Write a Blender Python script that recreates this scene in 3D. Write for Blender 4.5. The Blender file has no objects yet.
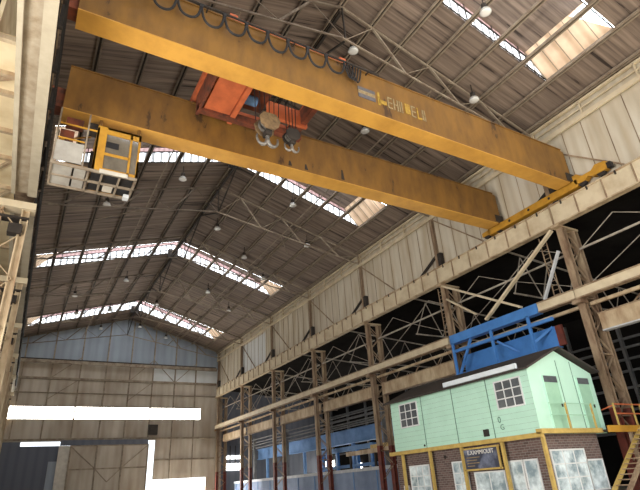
import bpy, math, random
from mathutils import Vector, Matrix
random.seed(7)
scene = bpy.context.scene
COL = scene.collection
ZO = 1.6                      # eye height: measured heights are relative to the eye

# ------------------------------------------------------------------ materials
def mat(name, c1, c2=None, rough=.75, metal=0., scale=1.2, stretch=(1, 1, 1), contrast=(.35, .7), detail=6, bump=0., c3=None, emis=0., spec=.3):
    m = bpy.data.materials.new(name); m.use_nodes = True
    nt = m.node_tree; n = nt.nodes; l = nt.links
    b = n['Principled BSDF']
    b.inputs['Roughness'].default_value = rough; b.inputs['Metallic'].default_value = metal
    b.inputs['Specular IOR Level'].default_value = spec
    c1 = (*c1, 1); c2 = (*(c2 or [x * .75 for x in c1[:3]]), 1)
    tc = n.new('ShaderNodeTexCoord'); mp = n.new('ShaderNodeMapping'); mp.inputs['Scale'].default_value = stretch
    nz = n.new('ShaderNodeTexNoise'); nz.inputs['Scale'].default_value = scale; nz.inputs['Detail'].default_value = detail; nz.inputs['Roughness'].default_value = .62
    cr = n.new('ShaderNodeValToRGB')
    cr.color_ramp.elements[0].position = contrast[0]; cr.color_ramp.elements[0].color = c1
    cr.color_ramp.elements[1].position = contrast[1]; cr.color_ramp.elements[1].color = c2
    if c3:
        e = cr.color_ramp.elements.new((contrast[0] + contrast[1]) / 2 + .12); e.color = (*c3, 1)
    l.new(tc.outputs['Object'], mp.inputs['Vector']); l.new(mp.outputs['Vector'], nz.inputs['Vector'])
    l.new(nz.outputs['Fac'], cr.inputs['Fac']); l.new(cr.outputs['Color'], b.inputs['Base Color'])
    if bump:
        bp = n.new('ShaderNodeBump'); bp.inputs['Strength'].default_value = bump; bp.inputs['Distance'].default_value = .05
        l.new(nz.outputs['Fac'], bp.inputs['Height']); l.new(bp.outputs['Normal'], b.inputs['Normal'])
    if emis:
        l.new(cr.outputs['Color'], b.inputs['Emission Color']); b.inputs['Emission Strength'].default_value = emis
    return m

def ribbed(name, c1, c2, axis, freq, emis=0., rough=.7, noise=None):
    """sheeting with ribs: wave bands across one axis, optional dirt"""
    m = bpy.data.materials.new(name); m.use_nodes = True
    nt = m.node_tree; n = nt.nodes; l = nt.links; b = n['Principled BSDF']
    b.inputs['Roughness'].default_value = rough; b.inputs['Specular IOR Level'].default_value = .2
    tc = n.new('ShaderNodeTexCoord'); sp = n.new('ShaderNodeSeparateXYZ'); l.new(tc.outputs['Object'], sp.inputs[0])
    mu = n.new('ShaderNodeMath'); mu.operation = 'MULTIPLY'; mu.inputs[1].default_value = freq * 2 * math.pi
    l.new(sp.outputs[axis], mu.inputs[0])
    s0 = n.new('ShaderNodeMath'); s0.operation = 'SINE'; l.new(mu.outputs[0], s0.inputs[0])
    si = n.new('ShaderNodeMath'); si.operation = 'MULTIPLY_ADD'; si.inputs[1].default_value = .5; si.inputs[2].default_value = .5; l.new(s0.outputs[0], si.inputs[0])
    cr = n.new('ShaderNodeValToRGB'); cr.color_ramp.elements[0].position = .0; cr.color_ramp.elements[1].position = .6
    cr.color_ramp.elements[0].color = (*c1, 1); cr.color_ramp.elements[1].color = (*c2, 1)
    l.new(si.outputs[0], cr.inputs['Fac'])
    out = cr.outputs['Color']
    if noise:
        nz = n.new('ShaderNodeTexNoise'); nz.inputs['Scale'].default_value = noise[0]; nz.inputs['Detail'].default_value = 6
        mp = n.new('ShaderNodeMapping'); mp.inputs['Scale'].default_value = noise[3] if len(noise) > 3 else (1, 1, 1)
        l.new(tc.outputs['Object'], mp.inputs['Vector']); l.new(mp.outputs['Vector'], nz.inputs['Vector'])
        c = n.new('ShaderNodeValToRGB'); c.color_ramp.elements[0].position = .38; c.color_ramp.elements[1].position = .68
        c.color_ramp.elements[0].color = (1, 1, 1, 1); c.color_ramp.elements[1].color = (*noise[1], 1)
        l.new(nz.outputs['Fac'], c.inputs['Fac'])
        mx = n.new('ShaderNodeMix'); mx.data_type = 'RGBA'; mx.blend_type = 'MULTIPLY'; mx.inputs[0].default_value = noise[2]
        l.new(out, mx.inputs[6]); l.new(c.outputs['Color'], mx.inputs[7]); out = mx.outputs[2]
    l.new(out, b.inputs['Base Color'])
    bp = n.new('ShaderNodeBump'); bp.inputs['Strength'].default_value = .22; bp.inputs['Distance'].default_value = .02
    l.new(si.outputs[0], bp.inputs['Height']); l.new(bp.outputs['Normal'], b.inputs['Normal'])
    if emis:
        l.new(out, b.inputs['Emission Color']); b.inputs['Emission Strength'].default_value = emis
    return m

def brickmat(name):
    m = bpy.data.materials.new(name); m.use_nodes = True
    nt = m.node_tree; n = nt.nodes; l = nt.links; b = n['Principled BSDF']; b.inputs['Roughness'].default_value = .9
    tc = n.new('ShaderNodeTexCoord'); sp = n.new('ShaderNodeSeparateXYZ'); cb = n.new('ShaderNodeCombineXYZ')
    ad = n.new('ShaderNodeMath'); ad.operation = 'ADD'
    l.new(tc.outputs['Object'], sp.inputs[0]); l.new(sp.outputs[0], ad.inputs[0]); l.new(sp.outputs[1], ad.inputs[1])
    l.new(ad.outputs[0], cb.inputs[0]); l.new(sp.outputs[2], cb.inputs[1])
    br = n.new('ShaderNodeTexBrick'); br.inputs['Scale'].default_value = 1
    br.inputs['Brick Width'].default_value = .3; br.inputs['Row Height'].default_value = .11; br.inputs['Mortar Size'].default_value = .012
    br.inputs['Color1'].default_value = (.085, .052, .045, 1); br.inputs['Color2'].default_value = (.15, .095, .082, 1); br.inputs['Mortar'].default_value = (.2, .18, .17, 1)
    l.new(cb.outputs[0], br.inputs['Vector']); l.new(br.outputs['Color'], b.inputs['Base Color'])
    return m

M = {}
M['roof'] = mat('brown_roof_sheet', (.27, .208, .165), (.036, .026, .021), c3=(.11, .082, .066), scale=1.0, stretch=(.12, 3.4, .12), contrast=(.36, .62), detail=8, rough=.8)
M['purlin'] = mat('purlin_steel', (.30, .25, .19), (.20, .15, .11), scale=2)
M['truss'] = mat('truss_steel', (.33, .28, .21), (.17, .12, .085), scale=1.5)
M['truss_shaded'] = mat('truss_steel_shaded', (.19, .155, .12), (.09, .065, .05), scale=1.5)  # truss steel darkened to paint in backlighting on the left half
M['dark_steel'] = mat('dark_steel', (.045, .036, .03), (.02, .017, .015), scale=2)
M['beige'] = mat('beige_paint', (.66, .57, .41), (.48, .38, .25), scale=.9, contrast=(.42, .75), rough=.6)
M['grey_beige'] = mat('grey_beige_paint', (.47, .42, .32), (.38, .33, .245), scale=1.2)
M['grimy'] = mat('grimy_steel', (.40, .345, .26), (.27, .21, .14), scale=2.2, contrast=(.35, .7))
M['beige_worn'] = mat('worn_beige_paint', (.60, .49, .33), (.30, .19, .11), scale=1.3, contrast=(.35, .68), rough=.7, stretch=(1, 1, .4))
M['column'] = mat('column_rusty_paint', (.42, .32, .21), (.16, .095, .06), scale=1.6, contrast=(.32, .66), rough=.75, stretch=(1, 1, .35))
M['red_paint'] = mat('red_oxide_paint', (.20, .045, .03), (.09, .03, .022), scale=2)
M['sheet_wall'] = ribbed('beige_wall_sheet', (.60, .55, .45), (.64, .59, .49), 1, 1.5, noise=(.8, (.66, .56, .42), .7, (1, 1.4, .22)))
M['sheet_white'] = ribbed('white_wall_sheet', (.62, .64, .64), (.72, .74, .74), 1, 1.5, noise=(.9, (.8, .8, .78), .6, (1, 1.4, .3)))
M['left_wall'] = ribbed('left_wall_sheet', (.80, .68, .45), (.86, .74, .52), 2, 1.2, noise=(.8, (.7, .6, .45), .7))
M['end_beige'] = ribbed('end_wall_beige', (.47, .41, .34), (.51, .455, .38), 0, .9, noise=(.5, (.62, .56, .5), .8, (1, 1, .3)))
M['end_blue'] = ribbed('end_wall_bluegrey', (.30, .34, .39), (.33, .375, .43), 0, .9, noise=(.5, (.72, .72, .72), .7, (1, 1, .3)))
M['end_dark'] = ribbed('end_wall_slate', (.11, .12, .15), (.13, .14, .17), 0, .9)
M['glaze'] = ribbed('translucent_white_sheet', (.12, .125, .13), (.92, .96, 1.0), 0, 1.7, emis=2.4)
M['glaze_boosted'] = ribbed('boosted_translucent_sheet', (.4, .42, .44), (.92, .96, 1.0), 0, 1.7, emis=14)  # unseen near-side glazing, glow raised to add light to the hall
M['glaze_pink'] = ribbed('pink_lit_sheet', (.42, .27, .27), (.52, .36, .36), 0, 2.6, emis=.55)  # opaque panel given a glow that paints pink light on it
M['hip'] = ribbed('hip_end_sheet', (.46, .33, .22), (.60, .46, .33), 1, 1.25, emis=.6, noise=(.6, (.55, .45, .38), .7))  # low warm glow put in for daylight on the hip sheets
M['hip_sunlit'] = mat('hip_sun_glow', (.80, .88, .95), (.70, .78, .88), emis=1.1)  # glowing colour for the painted sunlit patch on the hip ends
M['window_lit'] = mat('daylit_window', (1, .98, .92), (.95, .92, .84), emis=13)
M['yellow_dirty'] = mat('dirty_yellow_paint', (.235, .118, .026), (.07, .036, .016), c3=(.155, .078, .022), scale=1.0, contrast=(.36, .66), detail=9, stretch=(1.4, 1, .5), rough=.6)
M['yellow_flange'] = mat('yellow_flange_paint', (.60, .32, .06), (.40, .20, .04), scale=.6, contrast=(.4, .75), rough=.5)
M['yellow'] = mat('bright_yellow_paint', (.52, .27, .035), (.34, .165, .025), scale=1.5, contrast=(.45, .75), rough=.5)
M['rail_yellow'] = mat('railing_yellow', (.56, .40, .12), (.40, .27, .08), scale=3, rough=.5)
M['orange'] = mat('orange_paint', (.60, .155, .06), (.36, .09, .04), scale=1.2, contrast=(.4, .75), rough=.55)
M['orange_dark'] = mat('dark_orange_steel', (.22, .06, .03), (.06, .03, .022), scale=2)
M['hook_tan'] = mat('hook_block_tan', (.26, .17, .085), (.10, .065, .04), scale=4)
M['hook_steel'] = mat('hook_steel', (.30, .28, .25), (.10, .09, .085), scale=4, metal=.5, rough=.4)
M['black'] = mat('black_rubber', (.016, .016, .018), (.028, .026, .026), rough=.6)
M['cab_grey'] = mat('cab_grey_sheet', (.42, .40, .36), (.30, .28, .25), scale=1.5)
M['cab_glass'] = mat('cab_glass', (.19, .165, .13), (.11, .095, .075), scale=1, rough=.12, spec=.6)
M['pale'] = mat('pale_paint', (.62, .58, .50), (.48, .44, .38), scale=2)
M['green'] = mat('mint_green_board', (.49, .75, .62), (.43, .68, .55), scale=.8, contrast=(.4, .75), rough=.55)
M['green_door'] = mat('mint_green_door', (.34, .57, .42), (.27, .48, .35), scale=1.2)
M['green_line'] = mat('green_seam', (.13, .25, .19), (.10, .19, .15))
M['brick'] = brickmat('dark_brown_brick')
M['roof_dark'] = mat('dark_roof_felt', (.055, .045, .040), (.035, .03, .028))
M['gutter'] = mat('pale_gutter', (.66, .72, .76), (.55, .60, .64))
M['pane'] = mat('window_pane_grey', (.085, .095, .105), (.14, .15, .16), scale=1.5, rough=.1, spec=.7)
M['pane_bright'] = mat('pane_painted_reflection', (.80, .90, .93), (.25, .33, .37), scale=1.4, contrast=(.38, .62), rough=.08, spec=.8)  # daylight reflections painted into the pane colour
M['white_frame'] = mat('white_window_frame', (.72, .74, .74), (.62, .64, .64))
M['sign'] = mat('dark_sign_board', (.05, .055, .08), (.22, .25, .34), scale=.9, contrast=(.48, .70), rough=.4)
M['letter'] = mat('white_lettering', (.75, .74, .68), (.65, .64, .6))
M['mark_grey'] = mat('grey_mark', (.10, .095, .11), (.14, .13, .14), scale=6)
M['mark_pale'] = mat('pale_mark', (.34, .27, .15), (.20, .13, .06), scale=6)
M['mark_yellow'] = mat('faded_yellow_mark', (.46, .30, .05), (.26, .14, .03), scale=5)
M['blue'] = mat('blue_paint', (.075, .24, .60), (.05, .16, .43), scale=1.2, contrast=(.4, .8), rough=.45)
M['blue_dull'] = mat('dull_blue_paint', (.16, .30, .55), (.10, .20, .40), scale=1)
M['grey_blue'] = mat('grey_blue_panel', (.25, .32, .46), (.17, .22, .33), scale=.6)
M['white_metal'] = mat('white_painted_metal', (.62, .64, .66), (.46, .48, .50), scale=1.5)
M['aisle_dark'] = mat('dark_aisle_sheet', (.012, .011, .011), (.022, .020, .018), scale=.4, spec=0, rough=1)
M['aisle_steel'] = mat('aisle_steel', (.50, .45, .38), (.26, .22, .18), scale=1.5)
M['aisle_grey'] = mat('aisle_grey_steel', (.22, .22, .22), (.13, .13, .135), scale=1.5)
M['lamp'] = mat('lamp_reflector', (.66, .66, .64), (.52, .52, .5), rough=.25, metal=.3)
M['lamp_lens'] = mat('lamp_lens', (.80, .80, .78), (.72, .72, .7), rough=.15, spec=.6)
M['floor'] = mat('pale_concrete', (.56, .50, .41), (.42, .37, .30), scale=.3, rough=.9)
M['far_ground'] = mat('pale_yard', (.60, .58, .54), (.5, .48, .45), scale=.1, rough=.95)

# ------------------------------------------------------------------ mesh helper
class MB:
    def __init__(s): s.v = []; s.f = []
    def add(s, vs, fs):
        o = len(s.v); s.v += [tuple(v) for v in vs]; s.f += [[i + o for i in f] for f in fs]; return s
    def box(s, x0, x1, y0, y1, z0, z1):
        v = [(x0,y0,z0),(x1,y0,z0),(x1,y1,z0),(x0,y1,z0),(x0,y0,z1),(x1,y0,z1),(x1,y1,z1),(x0,y1,z1)]
        return s.add(v, [(3,2,1,0),(4,5,6,7),(0,1,5,4),(1,2,6,5),(2,3,7,6),(3,0,4,7)])
    def beam(s, p, q, w, h, up=(0,0,1)):
        p = Vector(p); q = Vector(q); d = (q - p).normalized(); up = Vector(up)
        if abs(d.dot(up)) > .98: up = Vector((0,1,0)) if abs(d.y) < .9 else Vector((1,0,0))
        a = d.cross(up).normalized() * (w/2); b = a.cross(d).normalized() * (h/2)
        v = [p-a-b,p+a-b,p+a+b,p-a+b,q-a-b,q+a-b,q+a+b,q-a+b]
        return s.add(v, [(3,2,1,0),(4,5,6,7),(0,1,5,4),(1,2,6,5),(2,3,7,6),(3,0,4,7)])
    def ibeam(s, p, q, w, h, up=(0,0,1), t=.05):
        p = Vector(p); q = Vector(q); d = (q - p).normalized(); u = Vector(up)
        if abs(d.dot(u)) > .98: u = Vector((0,1,0)) if abs(d.y) < .9 else Vector((1,0,0))
        a = d.cross(u).normalized(); b = a.cross(d).normalized()
        s.beam(p + b*(h/2-t/2), q + b*(h/2-t/2), w, t, u); s.beam(p - b*(h/2-t/2), q - b*(h/2-t/2), w, t, u)
        return s.beam(p, q, t, h - 2*t, u)
    def tube(s, p, q, r, n=10, r2=None, cap=True):
        p = Vector(p); q = Vector(q); d = (q-p).normalized(); r2 = r if r2 is None else r2
        a = d.orthogonal().normalized(); b = d.cross(a)
        v = [p + (a*math.cos(2*math.pi*i/n) + b*math.sin(2*math.pi*i/n))*r for i in range(n)] + [q + (a*math.cos(2*math.pi*i/n) + b*math.sin(2*math.pi*i/n))*r2 for i in range(n)]
        f = [(i,(i+1)%n,n+(i+1)%n,n+i) for i in range(n)]
        if cap: f += [tuple(range(n-1,-1,-1)), tuple(range(n,2*n))]
        return s.add(v, f)
    def path(s, pts, r, n=7):
        pts = [Vector(p) for p in pts]; rings = []; ref = None
        rr = r if isinstance(r, (list, tuple)) else [r]*len(pts)
        for i, p in enumerate(pts):
            d = (pts[min(i+1,len(pts)-1)] - pts[max(i-1,0)]).normalized()
            a = d.orthogonal().normalized() if ref is None else (ref - d*ref.dot(d)).normalized()
            ref = a; b = d.cross(a)
            rings.append([p + (a*math.cos(2*math.pi*k/n) + b*math.sin(2*math.pi*k/n))*rr[i] for k in range(n)])
        v = [x for r_ in rings for x in r_]; f = []
        for i in range(len(pts)-1):
            for k in range(n): f.append((i*n+k, i*n+(k+1)%n, (i+1)*n+(k+1)%n, (i+1)*n+k))
        f += [tuple(range(n-1,-1,-1)), tuple(range((len(pts)-1)*n, len(pts)*n))]
        return s.add(v, f)
    def lathe(s, c, prof, n=16):
        c = Vector(c); v = []; f = []
        for r, z in prof:
            v += [c + Vector((r*math.cos(2*math.pi*k/n), r*math.sin(2*math.pi*k/n), z)) for k in range(n)]
        for i in range(len(prof)-1):
            for k in range(n): f.append((i*n+k, i*n+(k+1)%n, (i+1)*n+(k+1)%n, (i+1)*n+k))
        f += [tuple(range(n-1,-1,-1)), tuple(range((len(prof)-1)*n, len(prof)*n))]
        return s.add(v, f)
    def prism(s, poly, axis, a0, a1):
        """poly of 2D points in the plane across the axis ('x': (y,z), 'y': (x,z), 'z': (x,y))"""
        def P(u, w, t): return {'x':(t,u,w),'y':(u,t,w),'z':(u,w,t)}[axis]
        n = len(poly); v = [P(u,w,a0) for u,w in poly] + [P(u,w,a1) for u,w in poly]
        f = [tuple(range(n-1,-1,-1)), tuple(range(n,2*n))] + [(i,(i+1)%n,n+(i+1)%n,n+i) for i in range(n)]
        return s.add(v, f)
    def slab(s, quad, t):
        """a quad of 3D points given thickness along its normal"""
        q = [Vector(p) for p in quad]; nrm = (q[1]-q[0]).cross(q[2]-q[0]).normalized()*t; k = len(q)
        v = q + [p + nrm for p in q]
        f = [tuple(range(k-1,-1,-1)), tuple(range(k,2*k))] + [(i,(i+1)%k,k+(i+1)%k,k+i) for i in range(k)]
        return s.add(v, f)
    def build(s, name, material, parent=None, smooth=False):
        me = bpy.data.meshes.new(name)
        off = Vector((0,0,0)); q = parent
        while q is not None: off = off + q.location; q = q.parent
        me.from_pydata([tuple(Vector(v) + Vector((0,0,ZO)) - off) for v in s.v], [], s.f); me.update()
        import bmesh
        bm = bmesh.new(); bm.from_mesh(me); bmesh.ops.recalc_face_normals(bm, faces=bm.faces); bm.to_mesh(me); bm.free()
        me.materials.append(M[material] if isinstance(material, str) else material)
        if smooth:
            for p in me.polygons: p.use_smooth = True
        o = bpy.data.objects.new(name, me); COL.objects.link(o)
        if parent is not None: o.parent = parent
        return o

def thing(name, label, cat, loc, group=None):
    o = bpy.data.objects.new(name, None); COL.objects.link(o); o.empty_display_size = .2
    o.location = (loc[0], loc[1], loc[2] + ZO); o['label'] = label; o['category'] = cat
    if group: o['group'] = group
    return o
def tag(o, label, cat, group=None):
    o['label'] = label; o['category'] = cat
    if group: o['group'] = group
    return o
def struct(name, mb, m, label, cat='building'):
    o = mb.build(name, m); o['kind'] = 'structure'; o['label'] = label; o['category'] = cat; return o
def sthing(name, label, cat, loc):
    o = thing(name, label, cat, loc); o['kind'] = 'structure'; return o
def copy_tree(o, parent=None):
    c = o.copy(); COL.objects.link(c); c.parent = parent
    for ch in list(o.children): copy_tree(ch, c)
    return c
FL = -ZO                                             # floor level
ORD = ['nearest', 'second nearest', 'third nearest', 'fourth nearest', 'fifth nearest', 'sixth nearest', 'farthest']

# ------------------------------------------------------------------ setting
RX, RZ, SL = 12.5, 25.5, .2966                         # ridge and roof slope
def rz(x): return RZ - SL*abs(x - RX)
YC = [16.4 + 10.7*k for k in range(-2, 7)]            # column lines, k = -2 .. 6
YE = 80.6
LANT = [(8.5, 12.95), (29.65, 34.05), (50.7, 54.05), (71.3, 75.3)]
LX0, LX1 = -1.0, 25.0
Y0 = -6.0
struct('floor', MB().box(-13, 47, -14, 90, FL-.3, FL), 'floor', 'pale concrete floor of the workshop hall', 'floor')
struct('ground', MB().box(-300, 300, -300, 300, FL-.8, FL-.35), 'far_ground', 'pale yard outside the hall', 'ground')
rb = MB()
def roof_piece(x0, x1, y0, y1):
    a = (x0, y0, rz(x0)); b = (x1, y0, rz(x1)); c = (x1, y1, rz(x1)); d = (x0, y1, rz(x0))
    rb.slab([a, b, c, d], .06)
xs = [(-3.2, LX0), (LX0, RX), (RX, LX1), (LX1, 27.9)]
ycut = [Y0] + [v for p in LANT for v in p] + [YE]
for i in range(len(ycut)-1):
    for x0, x1 in xs:
        hole = (i % 2 == 1) and (x0 >= LX0 and x1 <= LX1)
        if not hole: roof_piece(x0, x1, ycut[i], ycut[i+1])
struct('ceiling', rb, 'roof', 'brown corrugated pitched roof sheeting of the hall seen from below', 'roof')

LN = ['over the near end above the crane', 'beyond the crane girders', 'third from the camera', 'nearest the end wall']
for k, (ya, yb) in enumerate(LANT):
    w = sthing('window_%d' % (k+1), 'white translucent roof lantern strip across the roof, ' + LN[k], 'skylight', (RX, (ya+yb)/2, RZ))
    H0, H1 = 1.1, 1.62; ins = 1.45
    for yy, s in ((yb, 1), (ya, -1)):
        for xa, xb in ((LX0, RX), (RX, LX1)):
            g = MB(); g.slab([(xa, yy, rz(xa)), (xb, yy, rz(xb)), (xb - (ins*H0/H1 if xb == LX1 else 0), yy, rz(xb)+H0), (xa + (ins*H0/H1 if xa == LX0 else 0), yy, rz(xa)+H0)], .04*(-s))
            g.build('glazing', 'glaze' if s > 0 else 'glaze_boosted', w)
            g = MB(); xa2 = xa + (ins*H0/H1 if xa == LX0 else 0); xb2 = xb - (ins*H0/H1 if xb == LX1 else 0)
            xa3 = xa + (ins if xa == LX0 else 0); xb3 = xb - (ins if xb == LX1 else 0)
            za = rz(xa)+H0; zb = rz(xb)+H0
            g.slab([(xa2, yy, za), (xb2, yy, zb), (xb3, yy, rz(xb)+H1 + (SL*0 if xb == RX else 0)), (xa3, yy, rz(xa)+H1)], .04*(-s))
            g.build('upper_panel', 'glaze_pink', w)
            sgn = 1 if xa < RX - 1 else -1
            e = MB(); e.beam((xa, yy-.03*s, rz(xa)-.02), (xb, yy-.03*s, rz(xb)-.02), .06, .06)
            e.beam((xa2, yy-.05*s, za), (xb2, yy-.05*s, zb), .08, .08)
            if s > 0 and k == 2 and xa < 0: e.beam((xa2, yy-.05*s, rz(xa2)+.38), (xb2, yy-.05*s, rz(xb2)+.38), .05, .05)
            e.build('sill_frame', 'dark_steel', w)
            for i in range(1, 6):
                xm = xa + (xb-xa)*i/6
                MB().beam((xm, yy-.06*s, rz(xm)), (xm, yy-.06*s, rz(xm)+H1-.05), .045, .045).build('mullion', 'dark_steel', w)
    for xe, xi, s in ((LX1, LX1-ins, 1), (LX0, LX0+ins, -1)):
        zt = rz(xe)+H1
        MB().slab([(xe, yb, rz(xe)), (xi, yb, zt), (xi, ya, zt), (xe, ya, rz(xe))] if s > 0 else [(xe, ya, rz(xe)), (xi, ya, zt), (xi, yb, zt), (xe, yb, rz(xe))], -.04).build('hip_panel', 'hip', w)
        # sunlit patch painted as a glowing triangle in the near corner
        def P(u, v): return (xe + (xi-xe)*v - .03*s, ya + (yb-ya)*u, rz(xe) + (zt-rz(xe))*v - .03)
        MB().slab([P(.02, .03), P(.02, .97), P(.30, .97)] if s > 0 else [P(.02, .03), P(.30, .97), P(.02, .97)], -.03).build('sun_patch', 'hip_sunlit', w)
        hf = MB(); hf.beam((xe, ya, rz(xe)), (xe, yb, rz(xe)), .1, .12); hf.beam((xe, yb-.05, rz(xe)), (xi, yb-.05, zt), .09, .09)
        for u in (.2, .4, .6, .8): hf.beam(P(u, 0), P(u, 1), .035, .035)
        hf.build('hip_frame', 'purlin', w)
    rf = MB()
    for xa, xb in ((LX0+ins, RX), (RX, LX1-ins)):
        za = rz(LX0)+H1 if xa < RX-1 else RZ+H1; zb = RZ+H1 if xb == RX else rz(LX1)+H1
        rf.slab([(xa, ya-.1, za), (xb, ya-.1, zb), (xb, yb+.1, zb), (xa, yb+.1, za)], .06)
    rf.build('lantern_roof', 'roof', w)
    MB().box(RX-.55, RX+.55, yb-.5, yb-.12, RZ-.75, RZ+.25).build('ridge_gusset', 'dark_steel', w)

# end wall
WX0, WX1 = -13, 47
ew = MB()
def wall_y(mb, x0, x1, z0, z1, y=YE, t=.15): return mb.box(x0, x1, y, y+t, z0, z1)
DZ = 6.95
# lower beige zone (openings left for the strip window, door slit and far door)
for x0, x1, z0, z1 in ((-3.2, 24.8, 12.05, 15.9), (-3.2, 17.1, 15.9, 18.2), (24.8, 28.4, 7.5, 15.9), (-3.2, 24.8, 7.5, 10.4), 
                       (18.2, 28.4, 2.2, 7.5), (26.0, 28.4, FL, 2.2)):
    wall_y(ew, x0, x1, z0, z1)
struct('wall_back', ew, 'end_beige', 'beige sheeted end wall with a bright strip window', 'wall')
ub = MB(); ub.prism([(-3.2, 18.2), (28.4, 18.2), (28.4, rz(28.4)+.05), (RX, RZ+.05), (-3.2, rz(-3.2)+.05)], 'y', YE, YE+.15)
up_ = MB(); wall_y(up_, 17.1, 28.4, 15.9, 18.2); struct('wall_back_patch', up_, 'sheet_white', 'whiter sheets at the upper right of the end wall', 'wall')
struct('wall_back_gable', ub, 'end_blue', 'blue-grey sheeted gable top of the end wall under the roof', 'wall')
dk = MB(); wall_y(dk, -3.2, .9, DZ, 7.5); wall_y(dk, -3.2, 4.4, FL, DZ); wall_y(dk, -13, -3.2, FL, 21); wall_y(dk, 28.4, 47, FL, 15)
wall_y(dk, 4.4, 6.5, FL, DZ)
struct('wall_back_low', dk, 'end_dark', 'slate-dark lower left part of the end wall', 'wall')
pn = MB(); pn.box(4.5, 6.5, YE-.12, YE-.02, FL, 5.0)
tag(pn.build('access_panel', 'end_blue'), 'blue-grey panel low on the end wall, left of the big sliding door', 'panel')
sw = sthing('window_5', 'long bright strip window across the end wall', 'window', (12, YE, 11.2))
for x0, x1 in ((-3.1, 6.7), (6.9, 17.0), (17.2, 24.8)):
    MB().box(x0, x1, YE+.04, YE+.1, 10.4, 12.05).build('pane', 'window_lit', sw)
for x in (6.8, 17.1): MB().box(x-.1, x+.1, YE-.05, YE+.12, 10.4, 12.05).build('mullion', 'end_beige', sw)
fr = MB(); fr.box(-3.1, 24.8, YE-.06, YE+.02, 10.3, 10.42); fr.box(-3.1, 24.8, YE-.06, YE+.02, 12.03, 12.15); fr.build('frame', 'truss', sw)
# sliding door
dr = sthing('door_1', 'tall braced sliding door in the middle of the end wall', 'door', (12, YE, FL))
MB().box(6.9, 17.2, YE-.45, YE-.3, FL, 7.0).build('leaf', 'end_beige', dr)
bf = MB()
for x in (6.95, 10.3, 13.7, 17.15): bf.box(x-.09, x+.09, YE-.58, YE-.45, FL, 7.0)
for z in (FL+.1, 3.9, 6.9): bf.box(6.9, 17.2, YE-.56, YE-.45, z-.08, z+.08)
bf.beam((7.0, YE-.5, 6.8), (10.3, YE-.5, 3.9), .1, .1); bf.beam((10.3, YE-.5, 3.9), (12, YE-.5, 2.2), .1, .1); bf.beam((17.1, YE-.5, 6.8), (13.7, YE-.5, 3.9), .1, .1); bf.beam((13.7, YE-.5, 3.9), (12, YE-.5, 2.2), .1, .1)
bf.build('brace_frame', 'truss', dr)
MB().box(5.5, 7.6, YE-.42, YE-.3, FL, 6.9).build('pale_edge_sheet', 'pale', dr)
MB().box(5.6, 17.1, YE-.6, YE-.2, 6.95, 7.6).build('door_track', 'end_dark', dr)
MB().box(17.0, 18.3, YE-.7, YE-.2, 8.2, 9.6).build('track_motor', 'dark_steel', dr)
# horizontal girts and posts of the end wall
tr = MB()
for z, h in ((7.75, .25), (15.85, .3), (13.9, .1)): tr.box(-3.1, 27.2, YE-.22, YE-.02, z-h/2, z+h/2)
tr.box(18.3, 27.2, YE-.15, YE-.02, 4.7, 4.9)
for x in (-.5, 3.1, 6.8, 10.3, 13.7, 17.1, 20.5, 23.8):
    tr.box(x-.09, x+.09, YE-.16, YE-.02, 12.15, rz(x)-.1); tr.box(x-.08, x+.08, YE-.14, YE-.02, 7.7, 10.3)
for x in (20.5, 23.8): tr.box(x-.06, x+.06, YE-.12, YE-.02, 2.2, 7.7)
for a, b in (((3.1, 15.9), (6.8, 19)), ((13.7, 15.9), (17.1, 19.2)), ((17.1, 19.2), (20.5, 15.9)), ((20.5, 15.9), (23.8, 19)), ((13.7, 13), (17.1, 15.8)), ((6.8, 15.8), (3.1, 13))):
    tr.beam((a[0], YE-.1, a[1]), (b[0], YE-.1, b[1]), .09, .09)
struct('trim_1', tr, 'truss', 'dark steel posts and rails framing the end wall', 'framing')
wb = thing('wind_girder', 'dark horizontal lattice wind girder across the end wall below the gable', 'girder', (12.5, YE-.6, 18))
MB().box(-2.6, 27, YE-1.0, YE-.75, 17.8, 18.25).build('front_chord', 'truss', wb)
MB().box(-2.6, 27, YE-.4, YE-.2, 18.3, 18.55).build('rear_chord', 'dark_steel', wb)
for i in range(12):
    x = -2 + i*2.4
    MB().beam((x, YE-.88, 18.05), (x+1.2, YE-.3, 18.4), .12, .12).build('lacing_bar', 'dark_steel', wb); MB().beam((x+1.2, YE-.3, 18.4), (x+2.4, YE-.88, 18.05), .12, .12).build('lacing_bar', 'dark_steel', wb)

# right upper wall
XW = 27.6
rw = MB(); wr = MB()
for y0, y1, z0 in ((Y0, 59.3, 14.9), (69.9, YE, 14.9)):
    rw.box(XW, XW+.12, y0, y1, z0, rz(XW)+.02)
rw.box(XW, XW+.12, 59.3, 61.6, 14.9, rz(XW)+.02); rw.box(XW, XW+.12, 61.6, 69.9, 19.4, rz(XW)+.02)
struct('wall_right', rw, 'sheet_wall', 'cream sheeted upper wall above the right-hand crane rail', 'wall')
wr.box(XW, XW+.12, 61.6, 69.9, 14.9, 19.4)
struct('wall_right_patch', wr, 'sheet_white', 'whiter replacement sheets on the upper right wall near the far end', 'wall')
seam = MB(); y = Y0 + .4
while y < YE:
    seam.box(XW-.025, XW, y-.02, y+.02, 15.1, 19.6); y += 1.3375
struct('trim_2', seam, 'column', 'thin dark seams between the wall sheets', 'framing')
ev = MB(); ev.box(XW-.32, XW-.18, Y0, YE, 19.55, 19.85); ev.box(XW-.3, XW-.1, Y0, YE, 20.72, 20.86); ev.box(XW-.28, XW-.18, Y0, YE, 20.25, 20.32)
yy = Y0 + .9
while yy < YE: ev.box(XW-.3, XW-.12, yy-.04, yy+.04, 19.7, 20.8); yy += 3.567
struct('trim_3', ev, 'beige', 'cream eaves rail running along the top of the right wall', 'framing')
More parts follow.
